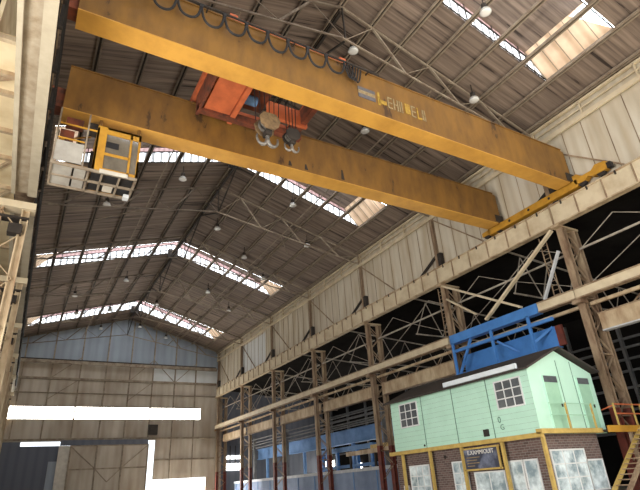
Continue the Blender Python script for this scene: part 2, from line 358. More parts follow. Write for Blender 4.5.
# left wall
lw = MB(); lw.box(-3.15, -3.0, 16.8, YE, 15.75, rz(-3.1)+.02)
struct('wall_left', lw, 'left_wall', 'beige sheeted upper wall above the left crane rail', 'wall')
lc = MB(); lc.box(-12.8, -2.25, 16.8, YE, 15.6, 15.7)
struct('ceiling_aisle_left', lc, 'left_wall', 'cream ceiling of the left side aisle glimpsed at the left edge', 'ceiling')
lt = MB()
for y in (16.85, 18.8, 20.0, 22.7, 25.0, 28.0, 31.5, 36, 42, 50, 60, 70): lt.box(-12.7, -2.3, y-.1, y+.1, 15.4, 15.6)
for a, b in ((18.9, 20.0), (25.2, 28.0), (28.2, 31.4)): lt.beam((-2.4, a, 15.5), (-4.2, b, 15.5), .14, .14)
struct('trim_4', lt, 'beige_worn', 'beige beams under the left aisle ceiling', 'framing')
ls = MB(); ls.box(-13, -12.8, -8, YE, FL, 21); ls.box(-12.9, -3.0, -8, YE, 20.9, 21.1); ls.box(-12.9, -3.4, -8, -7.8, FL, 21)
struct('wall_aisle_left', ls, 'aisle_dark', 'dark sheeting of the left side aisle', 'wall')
# right aisle shell
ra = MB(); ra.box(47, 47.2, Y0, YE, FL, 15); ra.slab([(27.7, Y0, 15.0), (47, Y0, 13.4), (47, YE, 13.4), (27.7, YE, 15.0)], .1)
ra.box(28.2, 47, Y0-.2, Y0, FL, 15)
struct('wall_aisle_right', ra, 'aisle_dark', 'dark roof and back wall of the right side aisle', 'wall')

# ------------------------------------------------------------------ roof steel
tops = [0, 4.2, 8.4, 12.5]
PX = [RX] + [RX + 2.09*i for i in range(1, 8)] + [RX - 2.4*i for i in range(1, 7)]
names = {0: 'along the ridge'}
NUM = ['first', 'second', 'third', 'fourth', 'fifth', 'sixth', 'seventh']
for i, x in enumerate(PX):
    lab = 'double steel roof purlin, ' + ('along the ridge' if i == 0 else '%s line %s of the ridge' % (NUM[i-1] if i < 8 else NUM[i-8], 'right' if i < 8 else 'left'))
    p = thing('roof_purlin', lab, 'purlin', (x, 40, rz(x)-.25), 'lengthwise roof purlins')
    z = rz(x)
    MB().box(x-.15, x-.06, Y0, YE-.1, z-.24, z-.08).build('rail', 'purlin' if x > RX-.1 else 'truss_shaded', p)
    MB().box(x+.06, x+.15, Y0, YE-.1, z-.24, z-.08).build('rail', 'purlin' if x > RX-.1 else 'truss_shaded', p)
    MB().box(x-.06, x+.06, Y0, YE-.1, z-.13, z-.02).build('web', 'dark_steel', p)
def bz(x): return 22.55 - .18*abs(x - 12.3)
TY = YC[2:8] + [YE-1.3]
for k, y in enumerate(TY):
    t = thing('roof_truss', 'steel roof truss spanning the hall, %s%s' % (ORD[k] if k < 6 else 'hard against', ' to the camera' if k < 6 else ' the end wall'), 'truss', (RX, y, 21), 'roof trusses')
    for s, xe in ((1, 27.4), (-1, -2.8)):
        tm = 'truss' if s > 0 else 'truss_shaded'
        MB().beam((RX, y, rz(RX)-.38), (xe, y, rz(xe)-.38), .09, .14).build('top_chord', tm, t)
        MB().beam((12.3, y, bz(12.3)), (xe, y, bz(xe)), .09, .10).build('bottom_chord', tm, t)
        xt = [RX + s*v for v in (2.1, 6.3, 10.5)] ; xb = [RX + s*v for v in (0, 4.15, 8.3, 12.5)]
        for i, x in enumerate(xt):
            MB().beam((x, y, rz(x)-.4), (xb[i+1], y, bz(xb[i+1])), .12, .12).build('diagonal', tm, t)
            MB().beam((xb[i], y, bz(xb[i])), (x, y, rz(x)-.4), .045, .045).build('diagonal', tm, t)
        MB().beam((xb[3], y, bz(xb[3])), (xe, y, rz(xe)-.4), .05, .05).build('diagonal', tm, t)
    MB().beam((RX, y, bz(RX)), (RX, y, RZ-.4), .08, .08).build('hanger', 'dark_steel', t)
# sway bracing along the ridge, bay by bay
for k in range(len(TY)-1):
    a, b = TY[k]+.15, TY[k+1]-.15
    g = thing('ridge_bracing', 'dark crossed bracing under the ridge, between the %s and %s trusses' % (ORD[k], ORD[k+1] if k < 5 else 'end-wall'), 'bracing', (RX, (a+b)/2, 23), 'ridge bracing')
    MB().beam((RX, a, RZ-.6), (RX, b, RZ-.6), .16, .2).build('top_rail', 'dark_steel', g)
    m = (a+b)/2
    MB().beam((RX, a, bz(RX)), (RX, m, RZ-.6), .1, .1).build('diagonal', 'dark_steel', g)
    MB().beam((RX, b, bz(RX)), (RX, m, RZ-.6), .1, .1).build('diagonal', 'dark_steel', g)
    for x in (6.3, 18.7):
        MB().beam((x, a, bz(x)), (x, b, bz(x)), .07, .07).build('side_tie', 'truss', g)
    MB().beam((18.7, a, bz(18.7)), (22, m, rz(22)-.3), .06, .06).build('sway_rod', 'truss', g)
    MB().beam((6.3, a, bz(6.3)), (3, m, rz(3)-.3), .06, .06).build('sway_rod', 'truss', g)

# hall lamps
lamps = [(3.4, 38.5), (8.4, 34.6), (14.2, 43.0), (18.1, 34.1), (22.0, 38.8), (14.05, 17.8), (21.8, 16.0), (18.3, 11.4), (18.1, 22.7), (8.4, 58.2),
         (3.4, 61.2), (8.44, 69.8), (4.36, 68.7), (8.6, 79.0), (14.1, 78.6), (18.25, 46.0), (18.05, 57.6), (21.8, 60.3), (21.6, 48.6), (14.0, 67.5), (18.3, 79.2)]
lab = {0: 'left side of the roof behind the cab', 1: 'left of the ridge beyond the crane girder', 2: 'right of the ridge past the second truss', 3: 'right of the ridge just below the second lantern',
       4: 'near the right wall past the second lantern', 5: 'above the lettering on the near crane girder', 6: 'above the right part of the near girder', 7: 'top of the picture below the near lantern',
       8: 'between the two crane girders', 9: 'left of the ridge below the third lantern', 10: 'far left below the third lantern', 11: 'just left of the ridge at the far lantern', 12: 'far left before the far lantern',
       13: 'in front of the gable left of its peak', 14: 'in front of the gable right of its peak', 15: 'right slope before the third lantern', 16: 'right slope beyond the third lantern', 17: 'lower right slope in the far bays',
       18: 'close to the right wall beside the third lantern', 19: 'near the ridge between the two far lanterns', 20: 'in front of the end wall gable on the right'}
proto = None
for i, (x, y) in enumerate(lamps):
    zl = rz(x) - 1.3
    if proto is None:
        proto = thing('high_bay_lamp', '', 'lamp', (x, y, zl), 'high bay lamps')
        MB().tube((x, y, zl+.55), (x, y, zl+1.24), .035, 6).build('stem', 'dark_steel', proto)
        MB().lathe((x, y, zl), [(.10, .58), (.16, .56), (.17, .30), (.12, .26)], 12).build('ballast_box', 'dark_steel', proto, True)
        MB().lathe((x, y, zl), [(.11, .27), (.17, .24), (.27, .12), (.33, -.02), (.31, -.03)], 16).build('reflector', 'lamp', proto, True)
        MB().lathe((x, y, zl), [(.30, -.02), (.25, -.07), (.12, -.10), (.02, -.105)], 16).build('lens', 'lamp_lens', proto, True)
        o = proto
    else:
        o = copy_tree(proto); o.location = (x, y, zl + ZO)
    o['label'] = 'round hanging lamp, ' + lab[i]

# ------------------------------------------------------------------ right-hand crane columns and runway
XC = 27.05
for k in range(1, 9):
    y = YC[k]; kk = k - 2
    if y > YE - .5: y = YE - .6
    place = ['', 'beside the near end of the green cabin', 'just behind the far end of the green cabin', 'second beyond the green cabin', 'third beyond the green cabin', 'fourth beyond the green cabin', 'next to last before the end wall', 'in the corner by the end wall'][k-1] if k > 1 else 'out past the right edge of the picture'
    c = thing('crane_column', 'rusty laced crane column on the right, ' + place, 'column', (XC+.7, y, FL), 'right-hand crane columns')
    for x, nm in ((XC+.52, 'front_leg'), (XC+1.75, 'rear_leg')):
        MB().ibeam((x, y, 2.8), (x, y, 13.7), .42, .36, (1, 0, 0), .06).build(nm, 'column', c)
        MB().ibeam((x, y, FL), (x, y, 2.8), .42, .36, (1, 0, 0), .06).build('painted_base', 'red_paint', c)
    z = 0.2; s = 1; first = True
    while z < 13.3:
        a, b = (XC+.55, XC+1.72) if s > 0 else (XC+1.72, XC+.55)
        for dy in (-.14, .14):
            MB().beam((a, y+dy, z), (b, y+dy, z+1.1), .03, .11, (0, 1, 0)).build('lacing_bar', 'column', c)
        if int(z*10) % 3 == 0: MB().box(XC+.55, XC+1.7, y-.16, y+.16, z-.03, z+.03).build('batten', 'column', c)
        z += 1.1; s = -s
    MB().box(XC-.05, XC+1.95, y-.25, y+.25, 13.58, 13.7).build('cap_plate', 'beige_worn', c)
    MB().ibeam((XC+.38, y, 15.22), (XC+.38, y, 20.9), .3, .26, (1, 0, 0), .05).build('upper_post', 'column', c)
    MB().box(XC+.2, XC+.55, y-.55, y-.18, 15.15, 16.3).build('post_gusset', 'dark_steel', c)
    kb = MB(); kb.beam((XC+.4, y+2.3, 15.2), (XC+.4, y+.15, 16.25), .12, .22); kb.build('knee_brace', 'dark_steel', c)
    if k > 1:
        MB().beam((XC+.46, y-.1, 19.5), (XC+.46, y-4.8, 15.4), .07, .09).build('wall_brace', 'column', c)
    MB().box(XC-.05, XC+.6, y-.3, y+.3, 8.62, 8.84).build('bracket', 'column', c)

for k in range(1, 8):
    ya = YC[k]; yb = min(YC[k+1], YE-.65)
    nm = ['past the right edge beside the crane', 'directly behind the crane, above the green cabin', 'just beyond the crane', 'third bay before the far end', 'in the middle of the far half', 'next to last bay', 'last bay by the end wall'][k-1]
    # upper runway girder
    g = thing('runway_girder', 'cream upper runway girder on the right, ' + nm, 'girder', (XC, (ya+yb)/2, 13.7), 'upper right runway girders')
    MB().box(XC+.05, XC+.12, ya+.02, yb-.02, 13.78, 15.0).build('web', 'beige', g)
    MB().box(XC-.03, XC+.42, ya+.02, yb-.02, 13.7, 13.78).build('bottom_flange', 'beige_worn', g)
    MB().box(XC-.05, XC+.42, ya+.02, yb-.02, 15.0, 15.08).build('top_flange', 'beige_worn', g)
    n = 6
    for i in range(n):
        y = ya + (yb-ya)*i/n + .04
        MB().box(XC-.03, XC+.05, y-.035, y+.035, 13.78, 15.0).build('stiffener', 'column', g)
        y2 = y + (yb-ya)/n/2
        MB().box(XC-.07, XC-.03, y2-.05, y2+.05, 14.82, 15.06).build('rail_clip', 'dark_steel', g)
    MB().box(XC+.16, XC+.26, ya, yb, 15.08, 15.2).build('crane_rail', 'dark_steel', g)
    # lower front girder
    y0 = ya; y1 = yb
    if k == 2: y1 = 19.0
    lg = thing('lower_runway_girder', 'cream lower runway box beam, ' + nm, 'girder', (XC, (y0+y1)/2, 8.85), 'lower front runway girders')
    MB().box(XC-.05, XC+.3, y0+.02, y1-.02, 8.92, 9.4).build('web', 'beige', lg)
    MB().box(XC-.10, XC+.3, y0+.02, y1-.02, 9.4, 9.47).build('top_flange', 'column', lg)
    MB().box(XC-.10, XC+.3, y0+.02, y1-.02, 8.85, 8.92).build('bottom_flange', 'column', lg)
    sr = tag(MB().box(XC+.75, XC+.95, ya+.3, yb-.3, 8.5, 8.68).build('walkway_rail', 'beige_worn'), 'thin cream walkway bearer, ' + nm, 'rail', 'lower walkway bearers')
    if k != 2:
        rg = thing('rear_runway_girder', 'deep tan rear aisle girder, ' + nm, 'girder', (XC+1.5, (ya+yb)/2, 7), 'rear lower runway girders')
        MB().box(XC+1.2, XC+1.28, ya+.3, yb-.3, 7.07, 8.0).build('web', 'beige_worn', rg)
        MB().box(XC+1.16, XC+1.6, ya+.3, yb-.3, 8.0, 8.07).build('top_flange', 'column', rg)
        MB().box(XC+1.16, XC+1.6, ya+.3, yb-.3, 7.0, 7.07).build('bottom_flange', 'white_metal' if k == 1 else 'column', rg)
        for i in range(1, 4):
            w = ya + (yb-ya)*i/4
            MB().beam((XC+1.0, w-.6, 8.48), (XC+1.28, w+.3, 8.05), .06, .06).build('walkway_strut', 'column', rg)
    # wind lattice in the opening
    wl = thing('opening_lattice', 'pale lattice in a dark opening, ' + nm, 'lattice', (XC+1.5, (ya+yb)/2, 12.2), 'opening lattices')
    xl = XC+1.4
    MB().beam((xl, ya+.3, 12.2), (xl, yb-.3, 12.2), .09, .11).build('middle_rail', 'aisle_steel', wl)
    for i in range(2):
        u0 = ya+.4 + (yb-ya-.8)*i/2; u1 = ya+.4 + (yb-ya-.8)*(i+1)/2; um = (u0+u1)/2
        MB().beam((xl, u0, 12.2), (xl, um, 13.5), .04, .04).build('web_bar', 'aisle_steel', wl); MB().beam((xl, um, 13.5), (xl, u1, 12.2), .04, .04).build('web_bar', 'aisle_steel', wl)
    MB().beam((xl, ya+.5, 10.0), (xl, (ya+yb)/2, 12.2), .035, .035).build('web_bar', 'aisle_steel', wl)
    MB().beam((xl, yb-.5, 10.0), (xl, (ya+yb)/2, 12.2), .035, .035).build('web_bar', 'aisle_steel', wl)
# crossed braces in the bay above the blue beam
xb = thing('cross_brace', 'large cream crossed braces between two columns above the blue beam', 'brace', (XC, 22, 9.5))
MB().beam((XC+.02, 16.7, 13.5), (XC+.02, 23.2, 9.66), .14, .26, (1, 0, 0)).build('brace_bar', 'beige', xb)
MB().beam((XC+.18, 26.9, 13.5), (XC+.18, 20.3, 9.66), .14, .26, (1, 0, 0)).build('brace_bar', 'beige', xb)
MB().beam((XC+.3, 26.8, 12.4), (XC+.3, 24.2, 10.4), .12, .2, (1, 0, 0)).build('short_brace', 'beige', xb)
MB().beam((XC+.3, 16.8, 12.2), (XC+.3, 18.6, 9.6), .12, .2, (1, 0, 0)).build('short_brace', 'white_metal', xb)
# ladders
for yL, nm in ((17.85, 'on the column at the near end of the green cabin'), (27.65, 'on the column behind the far end of the cabin')):
    ld = thing('wall_ladder', 'narrow rusty steel ladder fixed ' + nm, 'ladder', (XC+.6, yL, 9.5), 'column ladders')
    for d in (-.22, .22): MB().beam((XC+.6, yL+d, 9.5), (XC+.6, yL+d, 13.65), .05, .05).build('stringer', 'column', ld)
    for i in range(13): MB().tube((XC+.6, yL-.22, 9.75+i*.3), (XC+.6, yL+.22, 9.75+i*.3), .018, 6).build('rung', 'column', ld)

# ------------------------------------------------------------------ left runway
for k in range(1, 8):
    if k == 2: continue
    ya = YC[k]-.6 if k > 1 else -2.0; yb = min(YC[k+1]-.65, YE-.1) if k > 1 else YC[3]-1.9
    nm = ['overhead at the left edge of the picture', 'above the left edge just past the crane', 'below the first column head on the left', 'fourth along the left side', 'fifth along the left side', 'sixth along the left side', 'last on the left by the end wall'][k-1]
    g = thing('runway_girder', 'beige crane runway girder, ' + nm, 'girder', (-1.55, (ya+yb)/2, 13.7), 'left runway girders')
    MB().box(-1.4, -1.0, ya+.02, yb-.02, 13.7, 13.8).build('inner_flange', 'grey_beige', g)
    MB().box(-2.1, -1.93, ya+.02, yb-.02, 13.7, 13.8).build('outer_flange', 'grey_beige', g)
    MB().box(-1.93, -1.4, ya+.02, yb-.02, 13.86, 13.92).build('bottom_plate', 'grimy', g)
    MB().box(-1.12, -1.05, ya+.02, yb-.02, 13.8, 15.0).build('web', 'dark_steel', g)
    MB().box(-2.1, -1.0, ya+.02, yb-.02, 15.0, 15.08).build('top_flange', 'column', g)
    MB().box(-1.6, -1.5, ya, yb, 15.08, 15.2).build('crane_rail', 'dark_steel', g)
cd = thing('conductor_rail', 'black power conductor rail with insulators beside the left runway', 'conductor rail', (-.8, 30, 14.3))
for z in (14.0, 14.4, 14.8): MB().box(-.86, -.80, -2, YE-.6, z-.03, z+.03).build('conductor_bar', 'black', cd)
for i in range(36):
    y = 1 + i*2.15
    MB().box(-.995, -.84, y-.06, y+.06, 13.9, 14.95).build('insulator_bracket', 'dark_steel', cd)
for k in range(3, 9):
    y = YC[k]-1.0 if YC[k] < YE-.5 else YE-.6
    nm = ['hidden above the left edge', 'first one in view at the left edge', 'second in view at the left edge', 'third in view at the left edge', 'fourth in view at the left edge', 'fifth in view at the left edge', 'in the left corner by the end wall'][k-2]
    c = thing('crane_column', 'beige laced column under the left crane rail, ' + nm, 'column', (-1.8, y, FL), 'left-hand crane columns')
    for x, n2 in ((-1.35, 'front_leg'), (-2.5, 'rear_leg')):
        MB().ibeam((x, y, FL), (x, y, 13.3), .42, .36, (1, 0, 0), .06).build(n2, 'beige_worn', c)
    z = 0; s = 1
    while z < 12.4:
        a, b = (-1.35, -2.45) if s > 0 else (-2.45, -1.35)
        MB().beam((a, y-.15, z), (b, y-.15, z+1.2), .03, .12, (0, 1, 0)).build('lacing_bar', 'beige_worn', c); z += 1.2; s = -s
    MB().box(-2.75, -.95, y-.35, y+.35, 13.3, 13.68).build('column_head', 'beige', c)
    MB().box(-2.6, -1.15, y-.3, y+.3, 12.75, 12.85).build('head_stiffener', 'dark_steel', c)
    MB().box(-1.95, -1.35, y-.42, y+.1, 11.9, 12.4).build('bracket', 'dark_steel', c)

# ------------------------------------------------------------------ overhead crane
GZ0, GZ1 = 15.6, 18.05
cr = thing('overhead_crane', 'large dirty yellow double-girder overhead travelling crane spanning the hall', 'crane', (13, 17.8, 15.2))
girders = {}
for ya, yb, tagn in ((14.45, 15.35, 'near'), (20.1, 21.05, 'far')):
    g = MB(); g.prism([(-.55, GZ0+.04), (26.7, GZ0+.04), (27.05, GZ0+.3), (27.05, GZ1-.1), (26.8, GZ1), (-.55, GZ1)], 'y', ya+.02, yb-.02)
    go = g.build('bridge_girder', 'yellow_dirty', cr); girders[tagn] = go
    MB().box(-.55, 26.7, ya-.02, yb+.02, GZ0, GZ0+.05).build('bottom_flange', 'yellow_flange', go)
    MB().box(-.55, 26.8, ya-.04, yb+.04, GZ1, GZ1+.05).build('top_flange', 'yellow_dirty', go)
    MB().box(-.55, 26.4, (ya+yb)/2-.04, (ya+yb)/2+.04, GZ1+.05, GZ1+.13).build('trolley_rail', 'dark_steel', go)
    MB().box(27.05, 27.10, ya+.03, yb-.03, GZ0+.5, GZ1-.15).build('end_plate', 'dark_steel', go)
    MB().box(-1.7, -.55, ya+.15, yb-.15, 15.75, 16.8).build('end_nose', 'orange_dark', go)
    if tagn == 'far':
        for x, h in ((10.6, .3), (11.6, .35), (14.0, .65)): MB().prism([(x-.09, GZ0+.2), (x+.12, GZ0+.2), (x+.03, GZ0+.2+h), (x-.05, GZ0+.2+h)], 'y', ya-.005, ya+.02).build('rust_hole', 'dark_steel', go)
# lettering on the near girder
fy = 14.45
gn = girders['near']
def mark(x0, x1, z0, z1, m, nm='letter_stroke', sh=0): MB().prism([(x0, z0), (x1, z0), (x1+sh, z1), (x0+sh, z1)], 'y', fy-.012, fy+.02).build(nm, m, gn)
mark(11.42, 12.40, 16.82, 17.02, 'mark_grey', 'flag_stripe'); mark(11.42, 12.40, 16.60, 16.82, 'mark_pale', 'flag_stripe'); mark(11.42, 12.40, 16.38, 16.60, 'mark_grey', 'flag_stripe')
mark(12.62, 13.08, 16.42, 16.66, 'mark_yellow'); mark(12.55, 12.68, 16.3, 17.1, 'mark_yellow')
mark(14.22, 14.55, 16.38, 17.02, 'mark_yellow')
for x0, kind in ((13.14, 'E'), (13.5, 'H'), (13.86, 'I'), (14.62, 'E'), (15.0, 'L'), (15.34, 'I')):
    m = 'mark_pale' if kind != 'L' else 'mark_yellow'
    mark(x0, x0+.07, 16.32, 17.02, m)
    if kind == 'E':
        for z in (16.32, 16.63, 16.94): mark(x0+.07, x0+.28, z, z+.08, m)
    if kind == 'H': mark(x0+.22, x0+.29, 16.32, 17.02, m); mark(x0+.07, x0+.22, 16.63, 16.71, m)
    if kind == 'L': mark(x0+.07, x0+.28, 16.32, 16.42, m)
    if kind == 'I': mark(x0+.14, x0+.2, 16.32, 17.02, m)
# end carriages
for x0, x1, sd in ((27.0, 27.4, 1), (-1.78, -1.32, -1)):
    e = MB(); e.box(x0, x1, 14.2, 21.3, 15.32, 15.78)
    e.prism([(14.3, 15.45), (13.7, 15.45), (13.45, 15.6), (13.2, 15.45), (12.3, 15.42), (12.3, 15.95), (12.9, 16.05), (13.2, 15.82), (13.8, 15.82), (14.1, 16.1), (14.45, 16.1)], 'x', x0, x1)
    e.prism([(21.2, 15.4), (21.9, 15.42), (21.9, 15.7), (21.2, 15.75)], 'x', x0, x1)
    eo = e.build('end_carriage', 'yellow', cr)
    xm = (x0+x1)/2
    for y in (12.75, 13.95, 20.5, 21.6): MB().tube((xm-.12, y, 15.44), (xm+.12, y, 15.44), .24, 18).build('wheel', 'dark_steel', eo)
    for y in (16.2, 17.8, 19.4): MB().tube((x0-.01*sd, y, 15.55), (x0-.02*sd-.01, y, 15.55), .09, 10).build('access_hole', 'dark_steel', eo)
    MB().box(x0+.05, x1-.05, 12.05, 12.3, 15.45, 15.8).build('buffer', 'black', eo)
    pl = MB(); pl.box(x0-.45 if sd > 0 else x1-.1, x1-.1 if sd > 0 else x1+.45, 14.4, 15.4, 15.78, 16.3); pl.box(x0-.45 if sd > 0 else x1-.1, x1-.1 if sd > 0 else x1+.45, 20.1, 21.1, 15.78, 16.3)
    pl.build('girder_seat', 'dark_steel', eo)
# handrail along the near girder
hr = MB(); hr.beam((-.3, 15.42, 18.95), (26.6, 15.42, 18.95), .045, .045); hr.beam((-.3, 15.42, 18.55), (26.6, 15.42, 18.55), .03, .03)
ho = hr.build('handrail', 'dark_steel', cr)
for i in range(14): MB().beam((-.2+i*2.05, 15.42, 17.98), (-.2+i*2.05, 15.42, 18.97), .04, .04).build('post', 'dark_steel', ho)
# festoon cable
fs = MB(); fs.box(-.4, 12.6, 14.16, 14.24, 17.92, 17.99)
for x in (0.5, 4, 8, 12): fs.box(x-.03, x+.03, 14.2, 14.5, 17.92, 17.97)
fo = fs.build('festoon_track', 'dark_steel', cr)
xs_ = [-.2 + .98*i for i in range(12)]
for i in range(11):
    x0 = xs_[i]; x1 = xs_[i+1]; pts = []; sg = .85 + .2*random.random()
    for j in range(13):
        t = j/12; pts.append((x0+(x1-x0)*(t - .085*math.sin(2*math.pi*t)), 14.2, 17.9 - sg*(1-abs(2*t-1)**2.2)))
    MB().path(pts, .055, 6).build('cable_loop', 'black', fo)
    MB().box(x0-.07, x0+.07, 14.14, 14.26, 17.78, 17.95).build('cable_trolley', 'black', fo)
for i in range(4):
    pts = [(10.6+.16*i + .5*t, 14.2+.03*i, 17.9 - .85*(1-(2*t-1)**2)) for t in [j/10 for j in range(11)]]
    MB().path(pts, .04, 6).build('cable_loop', 'black', fo)
# operator cab under the far girder
cx0, cx1, cy0, cy1, cz0, cz1 = .98, 2.84, 20.0, 21.8, 12.75, 15.0
cb = thing('dummy', '', '', (0, 0, -ZO)); bpy.data.objects.remove(cb)
fr = MB()
fr.box(cx0, cx0+.40, cy0, cy0+.08, cz0, cz1)                                  # wide yellow corner panel
fr.box(cx0+.40, cx1, cy0, cy0+.08, cz1-.25, cz1+.1); fr.box(cx0+.40, cx1, cy0, cy0+.08, cz0, cz0+.18); fr.box(cx0+.40, 2.42, cy0, cy0+.08, 13.62, 13.75)
fr.box(2.38, 2.47, cy0, cy0+.08, cz0, cz1); fr.box(cx1-.1, cx1, cy0, cy0+.08, cz0, cz1)
fr.box(cx1-.08, cx1, cy0, cy1, cz0, cz0+.9); fr.box(cx1-.08, cx1, cy0, cy1, cz1-.2, cz1+.1)
for y in (cy0+.9, cy1-.1): fr.box(cx1-.08, cx1, y, y+.1, cz0, cz1)
fr.box(cx0, cx1, cy1-.08, cy1, cz0, cz0+.9); fr.box(cx0, cx1, cy1-.08, cy1, cz1-.2, cz1+.1)
fr.box(cx0, cx0+.08, cy0, cy1, cz0, cz1); fr.box(cx0, cx1, cy0, cy1, cz1, cz1+.1)
co = fr.build('operator_cab', 'yellow', cr)
for x0, x1, z0, z1 in ((cx0+.40, 2.38, 13.75, cz1-.25), (cx0+.40, 2.38, cz0+.18, 13.62), (2.47, cx1-.1, cz0+.18, cz1-.25)):
    MB().box(x0, x1, cy0+.03, cy0+.05, z0, z1).build('cab_window', 'cab_glass', co)
MB().box(cx0+.40, cx0+.95, cy0+.0, cy0+.03, 14.05, 14.35).build('open_vent', 'black', co)
MB().box(cx1-.05, cx1-.03, cy0+.1, cy1, cz0+.9, cz1-.2).build('cab_window', 'cab_glass', co)
MB().box(cx0+.3, cx1-.4, cy0-.06, cy0, cz0-.12, cz0+.08).build('sill_board', 'pale', co)
MB().box(cx0+.75, cx0+1.0, cy0+.5, cy0+.8, 13.1, 13.6).build('control_box', 'cab_grey', co)
uf = MB()
for y in (cy0, cy0+.9, cy1): uf.box(-.6, cx1, y-.04, y+.04, cz0-.12, cz0)
for x in (-.6, cx0-.15, cx0+.40, 2.1, cx1-.08): uf.box(x, x+.08, cy0, cy1, cz0-.12, cz0)
uo = uf.build('floor_frame', 'truss', co)
MB().box(-.5, .25, cy0+.1, cy1-.1, cz0-.06, cz0-.02).build('floor_sheet', 'cab_grey', uo); MB().box(.33, cx0-.2, cy0+.1, cy1-.1, cz0-.06, cz0-.02).build('floor_sheet', 'cab_grey', uo)
MB().box(cx0+.0, cx1-.1, cy0+.1, cy1-.1, cz0-.02, cz0+.03).build('floor_plate', 'black', uo)
MB().box(1.6, 2.0, cy0+1.0, cy0+1.5, cz0-.1, cz0-.03).build('floor_sheet', 'pale', uo)
MB().box(-.55, .55, cy0-.02, cy0+.02, cz0+.1, cz0+1.1).build('front_sheet', 'cab_grey', co)
for p, q, w_ in [((x, cy0, cz0), (x, cy0, 15.55), .07) for x in (-.55, .6)] + [((x, cy1-.05, cz0), (x, cy1-.05, 15.6), .07) for x in (-.55, cx1-.1)]:
    MB().beam(p, q, w_, w_).build('landing_post', 'truss', co)
for p, q, w_ in (((-.55, cy0, 14.75), (cx0, cy0, 14.75), .06), ((-.55, cy1, 13.9), (cx0, cy1, 13.9), .05), ((-.5, cy0, 14.0), (.55, cy0, 14.0), .05), ((-.5, cy0+.1, 13.9), (.8, cy1-.2, 15.5), .07)):
    MB().beam(p, q, w_, w_).build('landing_rail', 'yellow', co)
for x0, x1, z0, z1 in ((-.45, .1, 14.15, 14.7), (.62, 1.0, 14.9, 15.4), (.85, 1.05, 13.0, 13.9), (-.3, .4, 15.0, 15.4)):
    MB().box(x0, x1, cy0+.35, cy0+.7, z0, z1).build('electric_cabinet', 'dark_steel' if x0 > .5 else 'orange_dark', co)
MB().box(cx1-.32, cx1-.08, cy1-.5, cy1-.2, cz0-.3, cz0-.12).build('cab_lamp', 'white_metal', co)
hp = MB()
for x in (cx0+.1, cx1-.1): hp.beam((x, cy0+.3, cz1), (x, cy0+.3, 15.62), .12, .12)
hp.build('hanger', 'yellow_dirty', co)

# crane trolley
tz = GZ1 + .13
t = thing('crane_trolley', 'orange hoist trolley riding on the two crane girders', 'trolley', (7.8, 17.7, tz))
f = MB()
for x in (5.3, 10.9): f.box(x-.18, x+.18, 14.7, 20.8, tz+.22, tz+.62)
for y in (14.9, 20.57): f.box(5.3, 10.9, y-.16, y+.16, tz+.12, tz+.55)
f.build('frame', 'orange', t)
for y in (14.9, 20.57):
    for x in (5.5, 10.5): MB().tube((x, y-.07, tz+.18), (x, y+.07, tz+.18), .18, 16).build('wheel', 'dark_steel', t)
MB().prism([(5.5, 17.35), (6.85, 17.35), (7.05, 18.6), (5.35, 18.6)], 'y', 16.3, 19.6).build('gearbox_housing', 'orange', t)
MB().box(5.25, 5.4, 15.5, 19.95, 17.25, 18.5).build('cross_beam', 'orange_dark', t); MB().box(6.9, 7.15, 15.5, 19.95, 17.25, 18.5).build('cross_beam', 'orange', t)
MB().box(5.25, 11, 19.4, 19.75, 17.2, 17.6).build('cross_beam', 'orange_dark', t)
MB().tube((7.4, 17.3, 18.3), (10.6, 17.3, 18.3), .42, 20).build('rope_drum', 'orange_dark', t)
MB().box(8.6, 10.9, 18.5, 18.7, 17.3, 18.3).build('drum_guard', 'orange', t)
MB().box(7.6, 8.6, 15.6, 19.5, 18.2, 18.4).build('deck_plate', 'orange_dark', t)
MB().box(10.5, 10.8, 15.5, 20, 17.4, 18.3).build('cross_beam', 'orange_dark', t)
for x, y, z in ((9.6, 16.4, 18.0), (7.6, 18.6, 18.0)): MB().tube((x-.4, y, z), (x+.4, y, z), .26, 14).build('hoist_motor', 'blue_dull', t)
MB().box(7.8, 10.6, 15.9, 16.2, 18.25, 18.9).build('control_box', 'orange', t)
def hook_block(x, y, zt, ztop, sc, nm, lb, mname, ropes):
    h = thing(nm, lb, 'hook', (x, y, zt-1.7*sc), 'crane hooks')
    for i in range(ropes):
        dx = (i-(ropes-1)/2)*.22*sc
        MB().tube((x+dx, y, zt-.35*sc), (x+dx*1.15, y, ztop), .022, 6).build('rope', 'black', h)
    for dy in (-.3, .3):
        MB().prism([(x-.42*sc, zt-.65*sc), (x-.5*sc, zt-.3*sc), (x-.3*sc, zt), (x+.3*sc, zt), (x+.5*sc, zt-.3*sc), (x+.42*sc, zt-.65*sc), (x+.2*sc, zt-.85*sc), (x-.2*sc, zt-.85*sc)], 'y', y+dy*sc-.03, y+dy*sc+.03).build('cheek_plate', mname, h)
    for i in range(2):
        dy = (-.14, .14)[i]*sc
        MB().tube((x, y+dy-.08*sc, zt-.38*sc), (x, y+dy+.08*sc, zt-.38*sc), .36*sc, 20).build('sheave', 'hook_steel', h)
    MB().box(x-.14*sc, x+.14*sc, y-.2*sc, y+.2*sc, zt-1.05*sc, zt-.8*sc).build('crosshead', 'dark_steel', h)
    hk = MB()
    hk.tube((x, y, zt-.85*sc), (x, y, zt-1.3*sc), .09*sc, 10)
    for s in (-1, 1):
        pts = []; rad = []
        for j in range(13):
            a = math.pi*1.12*j/12
            pts.append((x + s*(.25 - .25*math.cos(a))*sc, y, zt - 1.2*sc - .34*math.sin(a)*sc)); rad.append((.11 - .07*j/12)*sc)
        hk.path(pts, rad, 8)
    hk.build('ramshorn_hook' if ropes > 4 else 'hook', 'hook_steel', h, True)
    return h
